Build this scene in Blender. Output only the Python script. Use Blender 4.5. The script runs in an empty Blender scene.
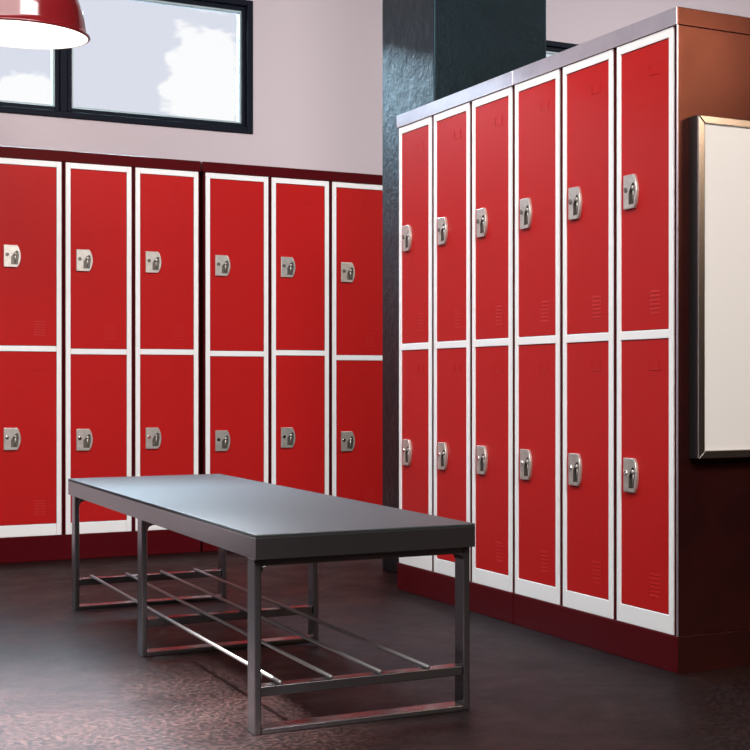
import bpy, bmesh, math, random
from mathutils import Vector, Matrix
C = bpy.context.scene.collection
R = math.radians
random.seed(4)

# ------------------------------------------------------------------ materials
def new_mat(name):
    m = bpy.data.materials.new(name); m.use_nodes = True
    nt = m.node_tree
    return m, nt, nt.nodes['Principled BSDF']

def mat(name, col, rough=0.5, tint=None, spec=.5, metal=0.0, ior=1.5, coat=0.0, coat_rough=0.1, noise=None, bump=None, rough_noise=None):
    """noise=(scale, other colour, lo, hi); bump=(scale, strength, distance); rough_noise=(scale, lo, hi)"""
    m, nt, b = new_mat(name); N, L = nt.nodes, nt.links
    b.inputs['Base Color'].default_value = (*col, 1)
    b.inputs['Roughness'].default_value = rough
    b.inputs['Metallic'].default_value = metal
    b.inputs['Specular IOR Level'].default_value = spec
    if tint: b.inputs['Specular Tint'].default_value = (*tint, 1)
    b.inputs['IOR'].default_value = ior
    b.inputs['Coat Weight'].default_value = coat
    b.inputs['Coat Roughness'].default_value = coat_rough
    tc = N.new('ShaderNodeTexCoord')
    def ntex(scale, detail=6, rg=0.6):
        n = N.new('ShaderNodeTexNoise'); n.inputs['Scale'].default_value = scale
        n.inputs['Detail'].default_value = detail; n.inputs['Roughness'].default_value = rg
        L.new(tc.outputs['Object'], n.inputs['Vector']); return n
    if noise:
        n = ntex(noise[0]); r = N.new('ShaderNodeValToRGB')
        r.color_ramp.elements[0].position = noise[2]; r.color_ramp.elements[1].position = noise[3]
        r.color_ramp.elements[0].color = (*col, 1); r.color_ramp.elements[1].color = (*noise[1], 1)
        L.new(n.outputs['Fac'], r.inputs['Fac']); L.new(r.outputs['Color'], b.inputs['Base Color'])
    if rough_noise:
        n = ntex(rough_noise[0]); mr = N.new('ShaderNodeMapRange')
        mr.inputs['From Min'].default_value = .3; mr.inputs['From Max'].default_value = .7
        mr.inputs['To Min'].default_value = rough_noise[1]; mr.inputs['To Max'].default_value = rough_noise[2]
        L.new(n.outputs['Fac'], mr.inputs['Value']); L.new(mr.outputs['Result'], b.inputs['Roughness'])
    if bump:
        n = ntex(bump[0], 8, .65); bp = N.new('ShaderNodeBump')
        bp.inputs['Strength'].default_value = bump[1]; bp.inputs['Distance'].default_value = bump[2]
        L.new(n.outputs['Fac'], bp.inputs['Height']); L.new(bp.outputs['Normal'], b.inputs['Normal'])
    return m

M = {}
M['door'] = mat('red_door_paint', (.46, .012, .012), .36, ior=1.4, spec=.14, bump=(9, .05, .004), noise=(3, (.43, .0125, .0115), .35, .7))
M['frame'] = mat('white_frame_paint', (.90, .89, .88), .35)
M['maroon'] = mat('dark_maroon_paint', (.070, .0035, .006), .33, tint=(1, .4, .3), ior=1.4, spec=.12, rough_noise=(4, .26, .4), noise=(3, (.07, .0045, .007), .4, .7))
M['end'] = mat('maroon_board', (.012, .003, .0035), .3, tint=(1, .36, .25), ior=1.95, noise=(5, (.024, .004, .004), .35, .7), rough_noise=(3, .2, .3))
M['recess'] = mat('black_gap', (.012, .008, .01), .6)
M['plate'] = mat('satin_nickel', (.62, .58, .53), .38, metal=.7, noise=(40, (.5, .47, .43), .4, .7))
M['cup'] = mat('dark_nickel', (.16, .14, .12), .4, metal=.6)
M['chrome'] = mat('lit_lock_chrome', (.85, .84, .82), .15, metal=1)  # bright copy for the lower lock cylinders, reflection put into the metal
M['keyway'] = mat('dark_keyway', (.05, .05, .05), .4)
M['edge'] = mat('lavender_edge_sheen', (.72, .69, .76), .28, metal=.85, noise=(12, (.64, .62, .70), .35, .7))  # window reflection on the glossy front edges, put into the colour
M['bench_top'] = mat('dark_slate_laminate', (.012, .018, .023), .48, ior=1.9, bump=(260, .08, .001))
M['bench_metal'] = mat('grey_powder_coated_steel', (.28, .26, .28), .24, metal=.97, bump=(300, .05, .0005))
M['bench_dark'] = mat('dark_groove', (.01, .01, .012), .6)
M['steel_rod'] = mat('brushed_steel_rod', (.33, .32, .32), .42, metal=.85)
M['pillar'] = mat('dark_slate_stucco', (.020, .036, .047), .3, metal=.92, bump=(15, .6, .012), rough_noise=(10, .34, .44))
M['wall'] = mat('warm_white_plaster', (.62, .535, .565), .8, bump=(60, .06, .004))
M['wall_dark'] = mat('rear_room_paint', (.03, .014, .015), .85)
M['ceil'] = mat('ceiling_plaster', (.12, .11, .115), .85)
M['wframe'] = mat('charcoal_window_aluminium', (.009, .011, .019), .5, ior=1.15)
M['bead'] = mat('pale_blue_glazing_bead', (.42, .52, .55), .4)
M['lamp_red'] = mat('red_enamel', (.12, .006, .008), .14, ior=1.5, coat=.25, coat_rough=.04)
M['lamp_white'] = mat('white_enamel', (.88, .86, .84), .4)
M['cord'] = mat('black_flex', (.02, .02, .02), .5)
M['wb_frame'] = mat('satin_aluminium_frame', (.75, .70, .66), .22, metal=1)
M['wb_side'] = mat('black_board_edge', (.01, .01, .011), .4)
M['wb'] = mat('white_board_enamel', (.80, .75, .71), .3)

def floor_mat():
    m, nt, b = new_mat('dark_speckled_floor'); N, L = nt.nodes, nt.links
    tc = N.new('ShaderNodeTexCoord')
    def nz(s, d=6, r=.6, w=0):
        n = N.new('ShaderNodeTexNoise'); n.inputs['Scale'].default_value = s; n.inputs['Detail'].default_value = d
        n.inputs['Roughness'].default_value = r; n.inputs['Distortion'].default_value = w
        L.new(tc.outputs['Object'], n.inputs['Vector']); return n
    b.inputs['IOR'].default_value = 1.45; b.inputs['Specular IOR Level'].default_value = .15
    big = nz(2.4, 8, .7, .6); r1 = N.new('ShaderNodeValToRGB')
    r1.color_ramp.elements[0].position = .32; r1.color_ramp.elements[0].color = (.0042, .0022, .0026, 1)
    r1.color_ramp.elements[1].position = .72; r1.color_ramp.elements[1].color = (.0155, .0088, .0088, 1)
    L.new(big.outputs['Fac'], r1.inputs['Fac'])
    fine = nz(75, 3, .8); r2 = N.new('ShaderNodeValToRGB')
    r2.color_ramp.elements[0].position = .46; r2.color_ramp.elements[0].color = (.35, .35, .35, 1)
    r2.color_ramp.elements[1].position = .60; r2.color_ramp.elements[1].color = (2.6, 2.4, 2.2, 1)
    L.new(fine.outputs['Fac'], r2.inputs['Fac'])
    mx = N.new('ShaderNodeMix'); mx.data_type = 'RGBA'; mx.blend_type = 'MULTIPLY'; mx.inputs['Factor'].default_value = 1
    L.new(r1.outputs['Color'], mx.inputs[6]); L.new(r2.outputs['Color'], mx.inputs[7])
    L.new(mx.outputs[2], b.inputs['Base Color'])
    mid = nz(5, 8, .7, .3); mr = N.new('ShaderNodeMapRange')
    mr.inputs['From Min'].default_value = .3; mr.inputs['From Max'].default_value = .7
    mr.inputs['To Min'].default_value = .36; mr.inputs['To Max'].default_value = .56
    L.new(mid.outputs['Fac'], mr.inputs['Value']); L.new(mr.outputs['Result'], b.inputs['Roughness'])
    bp = N.new('ShaderNodeBump'); bp.inputs['Strength'].default_value = .12; bp.inputs['Distance'].default_value = .002
    L.new(fine.outputs['Fac'], bp.inputs['Height']); L.new(bp.outputs['Normal'], b.inputs['Normal'])
    return m
M['floor'] = floor_mat()

def glass_mat():
    m = bpy.data.materials.new('window_glass'); m.use_nodes = True
    nt = m.node_tree; N, L = nt.nodes, nt.links; N.clear()
    o = N.new('ShaderNodeOutputMaterial'); t = N.new('ShaderNodeBsdfTransparent'); g = N.new('ShaderNodeBsdfGlossy')
    t.inputs['Color'].default_value = (.96, .98, .99, 1); g.inputs['Roughness'].default_value = .02
    f = N.new('ShaderNodeFresnel'); f.inputs['IOR'].default_value = 1.14
    mx = N.new('ShaderNodeMixShader')
    L.new(f.outputs[0], mx.inputs[0]); L.new(t.outputs[0], mx.inputs[1]); L.new(g.outputs[0], mx.inputs[2])
    L.new(mx.outputs[0], o.inputs['Surface']); return m
M['glass'] = glass_mat()
def emit_mat(name, col, s):
    m, nt, b = new_mat(name)
    b.inputs['Base Color'].default_value = (*col, 1)
    b.inputs['Emission Color'].default_value = (*col, 1); b.inputs['Emission Strength'].default_value = s
    return m
M['bulb'] = emit_mat('glowing_bulb', (1, .95, .90), 26)

# ------------------------------------------------------------------ mesh helpers
def box(bm, x0, x1, y0, y1, z0, z1):
    v = [bm.verts.new(p) for p in ((x0,y0,z0),(x1,y0,z0),(x1,y1,z0),(x0,y1,z0),(x0,y0,z1),(x1,y0,z1),(x1,y1,z1),(x0,y1,z1))]
    for f in ((0,3,2,1),(4,5,6,7),(0,1,5,4),(1,2,6,5),(2,3,7,6),(3,0,4,7)): bm.faces.new([v[i] for i in f])
def cyl(bm, p0, p1, r, n=12, r1=None):
    p0, p1 = Vector(p0), Vector(p1); d = (p1-p0).normalized(); r1 = r if r1 is None else r1
    a = d.orthogonal().normalized(); b = d.cross(a)
    A = [bm.verts.new(p0+(a*math.cos(2*math.pi*i/n)+b*math.sin(2*math.pi*i/n))*r) for i in range(n)]
    B = [bm.verts.new(p1+(a*math.cos(2*math.pi*i/n)+b*math.sin(2*math.pi*i/n))*r1) for i in range(n)]
    for i in range(n): bm.faces.new((A[i], A[(i+1)%n], B[(i+1)%n], B[i]))
    bm.faces.new(A[::-1]); bm.faces.new(B)
def prism_xz(bm, pts, y0, y1):
    A = [bm.verts.new((x, y0, z)) for x, z in pts]; B = [bm.verts.new((x, y1, z)) for x, z in pts]
    n = len(pts); bm.faces.new(A); bm.faces.new(B[::-1])
    for i in range(n): bm.faces.new((A[i], B[i], B[(i+1)%n], A[(i+1)%n]))
def lathe(bm, prof, n=64, cap=False):
    rings = []
    for r, z in prof: rings.append([bm.verts.new((r*math.cos(2*math.pi*i/n), r*math.sin(2*math.pi*i/n), z)) for i in range(n)])
    for a, b in zip(rings, rings[1:]):
        for i in range(n): bm.faces.new((a[i], a[(i+1)%n], b[(i+1)%n], b[i]))
def obj(name, bm, m, parent=None, bevel=0, smooth=False, loc=None, seg=2):
    bmesh.ops.recalc_face_normals(bm, faces=bm.faces)
    me = bpy.data.meshes.new(name); bm.to_mesh(me); bm.free()
    if smooth:
        for p in me.polygons: p.use_smooth = True
    me.materials.append(m)
    o = bpy.data.objects.new(name, me); C.objects.link(o)
    if parent: o.parent = parent
    if loc: o.location = loc
    if bevel:
        b = o.modifiers.new('bevel', 'BEVEL'); b.width = bevel; b.segments = seg; b.limit_method = 'ANGLE'; b.angle_limit = R(35)
    return o
def bx(name, dims, m, parent=None, bevel=0, **k):
    bm = bmesh.new(); box(bm, *dims); return obj(name, bm, m, parent, bevel, **k)
def tag(o, label=None, cat=None, group=None, kind=None):
    if label: o['label'] = label
    if cat: o['category'] = cat
    if group: o['group'] = group
    if kind: o['kind'] = kind
    return o
def thing(name, loc, rz=0, **k):
    o = bpy.data.objects.new(name, None); C.objects.link(o); o.empty_display_size = .1
    o.location = loc; o.rotation_euler = (0, 0, rz); return tag(o, **k)
def struct(name, bm, m, parent=None, **k):
    o = obj(name, bm, m, parent, **k); o['kind'] = 'structure'; return o
def sbox(name, dims, m, parent=None, **k):
    bm = bmesh.new(); box(bm, *dims); return struct(name, bm, m, parent, **k)

# ------------------------------------------------------------------ the room
XL, XR, YF, YB, ZC = -4.2, 6.6, -3.0, 7.82, 3.5      # inner faces
T = .25
sbox('floor', (XL-T, XR+T, YF-T, YB+T, -.12, 0), M['floor'])
sbox('ceiling', (XL-T, XR+T, YF-T, YB+T, ZC, ZC+.15), M['ceil'])
sbox('wall_left', (XL-T, XL, YF, YB, 0, ZC), M['wall'])
sbox('wall_right', (XR, XR+T, YF, YB, 0, ZC), M['wall_dark'])
sbox('wall_front', (XL-T, XR+T, YF-T, YF, 0, ZC), M['wall_dark'])
WZ0, WZ1 = 2.155, 2.868
W1 = (-3.4, 2.462); W2 = (3.75, 6.2)
bm = bmesh.new()
box(bm, XL-T, XR+T, YB, YB+T, 0, WZ0)
box(bm, XL-T, XR+T, YB, YB+T, WZ1, ZC)
box(bm, XL-T, W1[0], YB, YB+T, WZ0, WZ1)
box(bm, W1[1], W2[0], YB, YB+T, WZ0, WZ1)
box(bm, W2[1], XR+T, YB, YB+T, WZ0, WZ1)
bmesh.ops.remove_doubles(bm, verts=bm.verts, dist=1e-5)
struct('wall_back', bm, M['wall'])

def window(name, x0, x1, mulls):
    root = thing(name, (0, 0, 0), kind='structure')
    z0, z1 = WZ0, WZ1; y0, y1 = YB-.012, YB+.085
    def ring(bm, a, b, c, d, w, ya, yb):          # a frame from four mitred-look bars
        box(bm, a, a+w, ya, yb, c, d); box(bm, b-w, b, ya, yb, c, d)
        box(bm, a+w, b-w, ya, yb, c, c+w); box(bm, a+w, b-w, ya, yb, d-w, d)
    bm = bmesh.new(); ring(bm, x0, x1, z0, z1, .032, y0, y1)
    struct('window_frame', bm, M['wframe'], root, bevel=.004)
    xs = [x0+.032] + [m for m in mulls] + [x1-.032]
    bm = bmesh.new()
    for m in mulls: box(bm, m-.017, m+.017, y0+.012, y1, z0+.032, z1-.032)
    if mulls: struct('window_mullion', bm, M['wframe'], root, bevel=.003)
    for i in range(len(xs)-1):
        a = xs[i] + (.017 if i else 0); b = xs[i+1] - (.017 if i < len(xs)-2 else 0)
        bm = bmesh.new(); ring(bm, a+.003, b-.003, z0+.035, z1-.035, .020, y0+.020, y1-.01)
        sash = struct('window_sash', bm, M['wframe'], root, bevel=.003)
        bm = bmesh.new(); ring(bm, a+.023, b-.023, z0+.055, z1-.055, .010, y0+.035, y1-.02)
        struct('glazing_bead', bm, M['bead'], sash)
        sbox('window_glass', (a+.030, b-.030, y0+.055, y0+.061, z0+.062, z1-.062), M['glass'], sash)
    return root
window('window_1', W1[0], W1[1], [-1.9, -.2, 1.497])
window('window_2', W2[0], W2[1], [5.0])

# stucco pillar, free standing behind the right bank
bx_ = bmesh.new(); box(bx_, 2.534, 3.062, 5.632, 6.190, 0, ZC)
pil = obj('pillar', bx_, M['pillar'], bevel=.006)
tag(pil, 'dark slate stuccoed square pillar behind the right locker row', 'pillar')

# ------------------------------------------------------------------ lockers
# local: front faces -Y, front plane y=0, x from -w/2 to w/2, z from 0 (on the plinth)
H = 1.738
ST, TR, BR, RT = .0215, .027, .054, .026     # stile, top rail, bottom rail, mid rail
DEP = .47
def latch_parts(door, cx_, cz, lower):
    w, h = .074, .102
    x0, z0 = cx_-w/2, cz-h/2
    out = [(x0, z0), (x0+w*.78, z0)]
    for i in range(1, 8):
        t = i/8; out.append((x0+w*(.80+.20*math.sin(math.pi*t)**.8), z0+h*t))
    out += [(x0+w*.78, z0+h), (x0, z0+h)]
    hole = [(x0+w*.42, z0+h*.12), (x0+w*.80, z0+h*.12), (x0+w*.88, z0+h*.5), (x0+w*.85, z0+h*.70),
            (x0+w*.76, z0+h*.76), (x0+w*.64, z0+h*.70), (x0+w*.50, z0+h*.55), (x0+w*.42, z0+h*.45)]
    yf, yb = -.0055, .0034
    bm = bmesh.new()
    vo = [bm.verts.new((x, yf, z)) for x, z in out]; vh = [bm.verts.new((x, yf, z)) for x, z in hole]
    eo = [bm.edges.new((vo[i], vo[(i+1)%len(vo)])) for i in range(len(vo))]
    eh = [bm.edges.new((vh[i], vh[(i+1)%len(vh)])) for i in range(len(vh))]
    bmesh.ops.triangle_fill(bm, edges=eo+eh, use_beauty=True)
    vo2 = [bm.verts.new((x, yb, z)) for x, z in out]
    for i in range(len(vo)): bm.faces.new((vo[i], vo[(i+1)%len(vo)], vo2[(i+1)%len(vo)], vo2[i]))
    p = obj('latch_plate', bm, M['plate'], door, bevel=.0018)
    # finger recess: walls and floor of the cup
    bm = bmesh.new()
    a = [bm.verts.new((x, yf+.0004, z)) for x, z in hole]; b = [bm.verts.new((x, yb-.0004, z)) for x, z in hole]
    for i in range(len(a)): bm.faces.new((a[i], a[(i+1)%len(a)], b[(i+1)%len(a)], b[i]))
    bm.faces.new(b)
    obj('finger_recess', bm, M['cup'], door)
    bm = bmesh.new(); kx, kz = x0+w*.20, z0+h*.56
    cyl(bm, (kx, yf-.003, kz), (kx, yf+.002, kz), .0085, 20)
    k = obj('lock_cylinder', bm, M['chrome'] if lower else M['cup'], door, bevel=.001)  # bright below, dark above: differing reflections put into the metal colour
    bm = bmesh.new(); lx, lz = x0+w*.68, z0+h*.60
    bmesh.ops.create_uvsphere(bm, u_segments=14, v_segments=8, radius=.0062)
    bmesh.ops.transform(bm, matrix=Matrix.Translation((lx, yf+.003, lz)) @ Matrix.Diagonal((1, .7, 1.2, 1)), verts=bm.verts)
    box(bm, lx-.0028, lx+.0028, yf+.003, yf+.006, z0+h*.22, lz)
    obj('latch_lever', bm, M['plate'], door, smooth=True)

def make_locker(w, rail, up, low):
    """rail = centre height of the middle rail, up/low = latch centres, all above the locker base"""
    t = thing('locker', (0, 0, 0))
    g = .018
    bx('cabinet_body', (-w/2-g/2+.001, w/2+g/2-.001, 0.0075, DEP, 0, H-.001), M['maroon'], t, bevel=.002)
    bm = bmesh.new()
    x0, x1 = -w/2, w/2
    box(bm, x0, x0+ST, 0, .007, 0, H); box(bm, x1-ST, x1, 0, .007, 0, H)
    e = .0006
    box(bm, x0+ST+e, x1-ST-e, .0005, .007, 0, BR)
    box(bm, x0+ST+e, x1-ST-e, .0005, .007, H-TR, H)
    box(bm, x0+ST+e, x1-ST-e, .0005, .007, rail-RT/2, rail+RT/2)
    obj('door_frame', bm, M['frame'], t, bevel=.0014)
    for lower, (za, zb, lz) in enumerate(((rail+RT/2, H-TR, up), (BR, rail-RT/2, low))):
        c = .0022
        a, b = x0+ST+c, x1-ST-c; za += c; zb -= c
        bm = bmesh.new(); box(bm, a, b, .0035, .0072, za, zb)
        # louvres pressed into the door
        lx0, lx1 = x0+w*.60, x0+w*.60+.050
        lb = za + (.044 if not lower else .040)
        for i in range(6):
            z = lb + i*.0125
            v = [bm.verts.new(p) for p in ((lx0, .0036, z+.008), (lx1, .0036, z+.008), (lx1, .0024, z), (lx0, .0024, z), (lx0, .0036, z-.0005), (lx1, .0036, z-.0005))]
            bm.faces.new((v[0], v[1], v[2], v[3])); bm.faces.new((v[3], v[2], v[5], v[4]))
            bm.faces.new((v[0], v[3], v[4])); bm.faces.new((v[1], v[5], v[2]))
        d = obj('door', bm, M['door'], t, loc=(0, 0, 0))
        latch_parts(d, x0+.047+.037, lz, lower)
        # open-topped card holder
        bm = bmesh.new(); cx0 = x0+w*.58; cw = .056; cz = zb-.090; ch = .032
        box(bm, cx0, cx0+.004, 0.0021, .0036, cz, cz+ch); box(bm, cx0+cw-.004, cx0+cw, 0.0021, .0036, cz, cz+ch)
        box(bm, cx0+.004, cx0+cw-.004, 0.0021, .0036, cz, cz+.004)
        obj('card_holder', bm, M['door'], d, bevel=.0006)
        # hinge side knuckles hidden inside: thin dark reveal behind the door edge
    return t

LB = .118      # base height, back row
RB = .107      # base height, right row
YL = 7.27      # front plane of the back row
XRF = 2.342    # front plane of the right row
left_c = [1.231, 1.550, 1.869, 2.212, 2.537, 2.856]
left_w = [.300, .300, .300, .314, .300, .302]
rails = [.984, .973, .975, .970, .977, .955]
ups = [1.408, 1.401, 1.406, 1.403, 1.408, 1.394]
lows = [.569, .559, .560, .541, .550, .525]
lab_l = ['leftmost red two-door locker of the back row',
         'red two-door locker second from the left in the back row, behind the bench corner',
         'red two-door locker in the back row just left of the wider dark gap',
         'red two-door locker in the back row just right of the wider dark gap',
         '',
         'red two-door locker of the back row partly hidden by the dark pillar']
lab_l[4] = 'red two-door locker second from the dark pillar in the back row'
for i in range(6):
    t = make_locker(left_w[i], rails[i]-LB, ups[i]-LB, lows[i]-LB)
    t.location = (left_c[i], YL, LB)
    tag(t, lab_l[i], 'locker', 'red lockers in the back row')
lab_r = ['red two-door locker at the near end of the right row, beside the framed white board',
         'red two-door locker second from the near end of the right row',
         'red two-door locker third from the near end of the right row',
         'red two-door locker fourth from the near end of the right row',
         'red two-door locker second from the dark pillar in the right row',
         'red two-door locker at the far end of the right row, against the dark pillar']
proto = make_locker(.309, .969-RB, 1.398-RB, .5515-RB)
def copy_tree(o, parent=None):
    c = o.copy(); C.objects.link(c); c.parent = parent
    for ch in list(o.children): copy_tree(ch, c)
    return c
for i in range(6):
    t = proto if i == 0 else copy_tree(proto)
    t.location = (XRF, 3.710+.336*i, RB); t.rotation_euler = (0, 0, R(-90))
    tag(t, lab_r[i], 'locker', 'red lockers in the right row')

# plinths and tops; the bank spans (x0,x1) along the wall
def top_and_plinth(loc, rz, wdt, dep, zb, zt, l1, l2, g1, g2, edge=False, end=False):
    p = thing('locker_plinth', loc, rz, label=l1, cat='plinth', group=g1)
    bx('plinth_board', (0, wdt, 0, dep, 0, zb-.001), M['maroon'], p, bevel=.003)
    if end:
        d = bx('plinth_darkening_sheet', (wdt+.0005, wdt+.0030, .001, dep, 0, zb-.001), M['end'], p, bevel=.0008); d['label'] = 'near-black sheet added to darken the plinth end'  # thin dark sheet added to darken the over-lit plinth end
    c = thing('cover_board', (loc[0], loc[1], zb+H+.0005), rz, label=l2, cat='board', group=g2)
    bx('top_panel', (0, wdt, 0 if edge else -.004, dep, 0, zt-zb-H-.0005), M['end'] if edge else M['maroon'], c, bevel=.002)
    if edge:
        e = bx('edge_sheen_strip', (.001, wdt-.001, -.003, -.0003, .001, zt-zb-H-.0015), M['edge'], c, bevel=.001)  # added strip that carries the painted reflection
        e['label'] = 'pale lavender strip with the window reflection put into its colour'
top_and_plinth((1.066, YL-.001, 0), 0, .964, DEP+.02, LB, 1.908,
    'dark maroon plinth under the left three lockers of the back row', 'maroon flat top over the left three lockers of the back row', 'plinths of the back row', 'tops of the back row')
top_and_plinth((2.040, YL-.001, 0), 0, .982, DEP+.02, LB, 1.908,
    'dark maroon plinth under the right three lockers of the back row', 'maroon flat top over the three back-row lockers beside the pillar', 'plinths of the back row', 'tops of the back row')
top_and_plinth((XRF-.001, 4.543, 0), R(-90), 1.014, .55, RB, 1.897,
    'maroon plinth under the three nearest lockers of the right row', 'top with a painted pale sheen along its edge over the three nearest lockers of the right row, brown at its end', 'plinths of the right row', 'tops of the right row', edge=True, end=True)
top_and_plinth((XRF-.001, 5.560, 0), R(-90), 1.014, .55, RB, 1.897,
    'maroon plinth under the three far lockers of the right row', 'top with a painted pale sheen along its edge over the three far lockers of the right row', 'plinths of the right row', 'tops of the right row', edge=True)
ep = thing('end_panel', (XRF, 3.528, RB), label='dark maroon end panel closing the near end of the right locker row', cat='panel')
bx('side_board', (.002, .550, 0, .0125, 0, H), M['end'], ep, bevel=.0015)
e = bx('edge_sheen_strip', (-.002, .0018, .0005, .0060, 0, H), M['edge'], ep, bevel=.0006); e['label'] = 'pale lavender strip with the window reflection put into its colour'  # added strip, glossy reflection of the panel edge put into colour
bp_ = tag(bx('back_panel', (XRF+DEP+.002, XRF+.548, 3.543, 5.556, RB, RB+H-.002), M['maroon'], bevel=.002),
    'maroon back panel standing behind the right locker row', 'panel')

# framed white board on the end panel
wb = thing('whiteboard', (2.379, 3.5275, .613), label='white board in a slim silver frame on the maroon end panel', cat='whiteboard')
WW, WH, WT, FW = .485, .972, .043, .0225
bm = bmesh.new()
box(bm, 0, WW, -WT+.004, 0, 0, WH)
obj('backing', bm, M['wb_side'], wb)
def mitre(bm, pts, y0, y1): prism_xz(bm, pts, y0, y1)
g = .0006
bm = bmesh.new()
for pts in (((0, g), (FW-g, FW), (FW-g, WH-FW), (0, WH-g)), ((WW, WH-g), (WW-FW+g, WH-FW), (WW-FW+g, FW), (WW, g)),
            ((g, WH), (FW, WH-FW+g), (WW-FW, WH-FW+g), (WW-g, WH)), ((WW-g, 0), (WW-FW, FW-g), (FW, FW-g), (g, 0))):
    prism_xz(bm, pts, -WT-.006, -WT+.0035)
obj('board_frame', bm, M['wb_frame'], wb, bevel=.002)
bx('writing_surface', (FW, WW-FW, -WT+.0005, -WT+.0038, FW, WH-FW), M['wb'], wb)

# ------------------------------------------------------------------ bench
b = thing('locker_room_bench', (1.078, 3.402, 0), R(-.9), label='long low slate-topped bench with grey metal legs and an open rod shelf', cat='bench')
BW, BL, BH = .562, 2.345, .474
AP = .415
s = bx('seat_panel', (0, BW, 0, BL, BH-.0055, BH), M['bench_top'], b, bevel=.0015); s['label'] = 'dark slate top surface'
bx('shadow_groove', (.0006, BW-.0006, .0006, BL-.0006, BH-.009, BH-.0055), M['bench_dark'], b)
bm = bmesh.new()
box(bm, 0, BW, 0, .02, AP, BH-.009); box(bm, 0, BW, BL-.02, BL, AP, BH-.009)
box(bm, 0, .02, .02, BL-.02, AP, BH-.009); box(bm, BW-.02, BW, .02, BL-.02, AP, BH-.009)
box(bm, .02, BW-.02, .02, BL-.02, AP+.02, BH-.009)
obj('apron', bm, M['bench_metal'], b, bevel=.0005, seg=1)
th, dp = .017, .058
xa, xb = .004, BW-.004
for y in (.022, 1.176, 2.238):
    for x in (xa, xb-th):
        bm = bmesh.new(); box(bm, x, x+th, y, y+dp, 0, AP-.0005); obj('leg', bm, M['bench_metal'], b, bevel=.003)
    bm = bmesh.new(); box(bm, xa+th+.0005, xb-th-.0005, y, y+dp, AP-.018, AP-.0005)
    for sx, x in ((1, xa+th+.0005), (-1, xb-th-.0005)):
        prism_xz(bm, [(x, AP-.018), (x+sx*.016, AP-.018), (x+sx*.005, AP-.023), (x, AP-.034)], y+.0005, y+dp-.0005)
    obj('top_rail', bm, M['bench_metal'], b, bevel=.001)
    bx('foot_bar', (xa+th+.0005, xb-th-.0005, y, y+dp, .0005, .014), M['bench_metal'], b, bevel=.002)
    bx('shelf_crossbar', (xa+th+.0005, xb-th-.0005, y+.008, y+dp-.008, .088, .112), M['bench_metal'], b, bevel=.002)
for k in range(4):
    x = .070+.1265*k
    bm = bmesh.new(); cyl(bm, (x, .035, .1172), (x, 2.282, .1172), .005, 12); obj('shelf_rod', bm, M['steel_rod'], b, smooth=True)

# ------------------------------------------------------------------ pendant lamp
LX, LY, LZ = 1.018, 6.14, 2.178
lamp = thing('pendant_lamp', (LX, LY, LZ), label='glossy red dome pendant lamp glowing white inside', cat='lamp')
outer = [(.2505, 0), (.2535, .003), (.2525, .008), (.246, .012), (.2400, .018), (.2375, .034), (.232, .07), (.223, .11), (.209, .145), (.188, .18),
         (.160, .214), (.126, .243), (.092, .264), (.062, .280), (.049, .292), (.044, .31)]
inner = [(r-.004, z-.001) if i > 3 else (r-.004, z+.001) for i, (r, z) in enumerate(outer)]
bm = bmesh.new(); lathe(bm, outer, 96)
lathe(bm, [(.2505, 0), (.2440, -.0005)], 96)
bmesh.ops.remove_doubles(bm, verts=bm.verts, dist=1e-6)
sh = obj('lamp_shade', bm, M['lamp_red'], lamp, smooth=True)
bm = bmesh.new(); lathe(bm, [(.2440, -.0005), (.2425, .006)] + [(r-.004, z) for r, z in outer[4:]], 96)
i_ = obj('inner_reflector', bm, M['lamp_white'], sh, smooth=True); i_['label'] = 'white enamel inside of the shade'
bm = bmesh.new(); cyl(bm, (0, 0, .302), (0, 0, .37), .046, 32, .040); cyl(bm, (0, 0, .3702), (0, 0, .40), .022, 24, .010)
obj('lamp_neck', bm, M['lamp_red'], lamp, bevel=.003)
bm = bmesh.new(); cyl(bm, (0, 0, .4002), (0, 0, ZC-LZ-.03), .004, 10); obj('cord', bm, M['cord'], lamp, smooth=True)
bm = bmesh.new(); cyl(bm, (0, 0, ZC-LZ-.03), (0, 0, ZC-LZ), .05, 24); obj('ceiling_rose', bm, M['lamp_red'], lamp, bevel=.004)
bm = bmesh.new(); bmesh.ops.create_uvsphere(bm, u_segments=24, v_segments=14, radius=.055)
bmesh.ops.transform(bm, matrix=Matrix.Translation((0, 0, .12)), verts=bm.verts)
cyl(bm, (0, 0, .15), (0, 0, .30), .025, 16)
obj('bulb', bm, M['bulb'], lamp, smooth=True)

# ------------------------------------------------------------------ lights
def area(name, loc, target, sx, sy, energy, col):
    l = bpy.data.lights.new(name, 'AREA'); l.shape = 'RECTANGLE'; l.size = sx; l.size_y = sy; l.energy = energy; l.color = col
    o = bpy.data.objects.new(name, l); C.objects.link(o); o.location = loc
    o.rotation_euler = (Vector(target)-Vector(loc)).to_track_quat('-Z', 'Y').to_euler(); return o
area('front_left_ceiling_light', (-1.5, .8, 3.42), (2.0, 5.8, 1.2), 2.6, 1.6, 150, (1, .985, .98))
area('middle_ceiling_light', (0.5, 4.9, 3.46), (.85, 5.2, 0), 1.8, 2.6, 105, (1, .97, .96))
area('rear_row_fill', (1.2, 4.4, 3.42), (1.75, 7.3, .9), 1.0, .8, 70, (1, .97, .96))  # added fill to brighten the back row, no fixture here
area('right_aisle_fill', (4.9, 5.4, 3.4), (5.0, 6.5, 1), 1.2, .8, 100, (.98, .98, 1))  # added fill to lift the back wall beyond the right row
area('board_fill_light', (1.3, .1, 3.2), (2.4, 3.9, 1.0), 1.4, .8, 160, (1, .97, .94))  # added fill to brighten the white board, no fixture here
area('window_daylight', (1.25, 8.95, 3.62), (1.2, 4.6, .3), 2.3, 1.1, 640, (.64, .86, 1))
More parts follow.
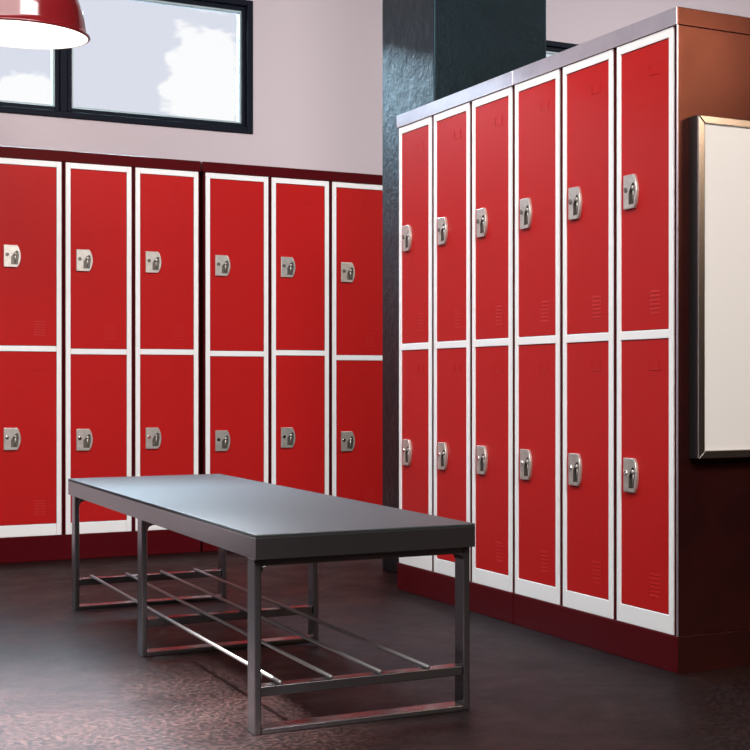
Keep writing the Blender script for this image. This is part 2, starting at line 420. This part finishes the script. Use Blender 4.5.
area('warm_front_light', (5.6, -2.7, 3.25), (2.5, 4.5, 1.7), 1.9, .35, 50, (1, .70, .48))
def spot(name, loc, target, energy, deg, blend, radius, col):
    l = bpy.data.lights.new(name, 'SPOT'); l.energy = energy; l.spot_size = R(deg); l.spot_blend = blend
    l.shadow_soft_size = radius; l.color = col
    o = bpy.data.objects.new(name, l); C.objects.link(o); o.location = loc
    o.rotation_euler = (Vector(target)-Vector(loc)).to_track_quat('-Z', 'Y').to_euler(); return o
spot('floor_pool_spot', (.0, 3.3, 2.7), (.4, 3.75, 0), 8500, 42, 1, .15, (1, .96, .93))  # added spot for the bright floor patch, no lamp hangs here

# ------------------------------------------------------------------ sky
w = bpy.data.worlds.new('sky'); bpy.context.scene.world = w; w.use_nodes = True
nt = w.node_tree; N, L = nt.nodes, nt.links; N.clear()
out = N.new('ShaderNodeOutputWorld'); bg = N.new('ShaderNodeBackground'); tc = N.new('ShaderNodeTexCoord')
mp = N.new('ShaderNodeMapping'); mp.inputs['Scale'].default_value = (1, 1, 1.9); mp.inputs['Location'].default_value = (.31, .12, .35)
n = N.new('ShaderNodeTexNoise'); n.inputs['Scale'].default_value = 13; n.inputs['Detail'].default_value = 9; n.inputs['Roughness'].default_value = .58
L.new(tc.outputs['Generated'], mp.inputs['Vector']); L.new(mp.outputs['Vector'], n.inputs['Vector'])
def blob(d, r):
    v = N.new('ShaderNodeVectorMath'); v.operation = 'DISTANCE'; v.inputs[1].default_value = Vector(d).normalized()
    L.new(tc.outputs['Generated'], v.inputs[0])
    m = N.new('ShaderNodeMapRange'); m.inputs['From Min'].default_value = 0; m.inputs['From Max'].default_value = r
    m.inputs['To Min'].default_value = 1; m.inputs['To Max'].default_value = 0
    L.new(v.outputs['Value'], m.inputs['Value']); return m.outputs['Result']
TH = math.atan(894/1490)
def pdir(px, py):
    t = (px-610)/1490; u = (382-py)/1490
    return (math.sin(TH)+t*math.cos(TH), math.cos(TH)-t*math.sin(TH), u)
b1 = blob(pdir(214, 96), .046); b2 = blob(pdir(22, 106), .026)
ad = N.new('ShaderNodeMath'); ad.operation = 'ADD'; L.new(b1, ad.inputs[0]); L.new(b2, ad.inputs[1])
ml = N.new('ShaderNodeMath'); ml.operation = 'MULTIPLY_ADD'; ml.inputs[1].default_value = .42
L.new(ad.outputs[0], ml.inputs[0]); L.new(n.outputs['Fac'], ml.inputs[2])
rp = N.new('ShaderNodeValToRGB')
rp.color_ramp.elements[0].position = .60; rp.color_ramp.elements[0].color = (.73, .73, .81, 1)
rp.color_ramp.elements[1].position = .645; rp.color_ramp.elements[1].color = (1.0, .97, .96, 1)
L.new(ml.outputs[0], rp.inputs['Fac']); L.new(rp.outputs['Color'], bg.inputs['Color'])
bg.inputs['Strength'].default_value = 1.05
L.new(bg.outputs[0], out.inputs['Surface'])

# ------------------------------------------------------------------ camera
cd = bpy.data.cameras.new('camera'); cam = bpy.data.objects.new('camera', cd); C.objects.link(cam)
cd.sensor_width = 36; cd.sensor_fit = 'HORIZONTAL'; cd.lens = 1490/750*36
cd.shift_x = (375-610)/750; cd.shift_y = (382-375)/750
cd.clip_start = .05; cd.clip_end = 200
cam.location = (0, 0, .83); cam.rotation_euler = (R(90), 0, -TH)
S = bpy.context.scene; S.camera = cam
S.view_settings.view_transform = 'Standard'; S.view_settings.look = 'None'
S.view_settings.gamma = 1; S.view_settings.use_curve_mapping = False; S.view_settings.exposure = 0
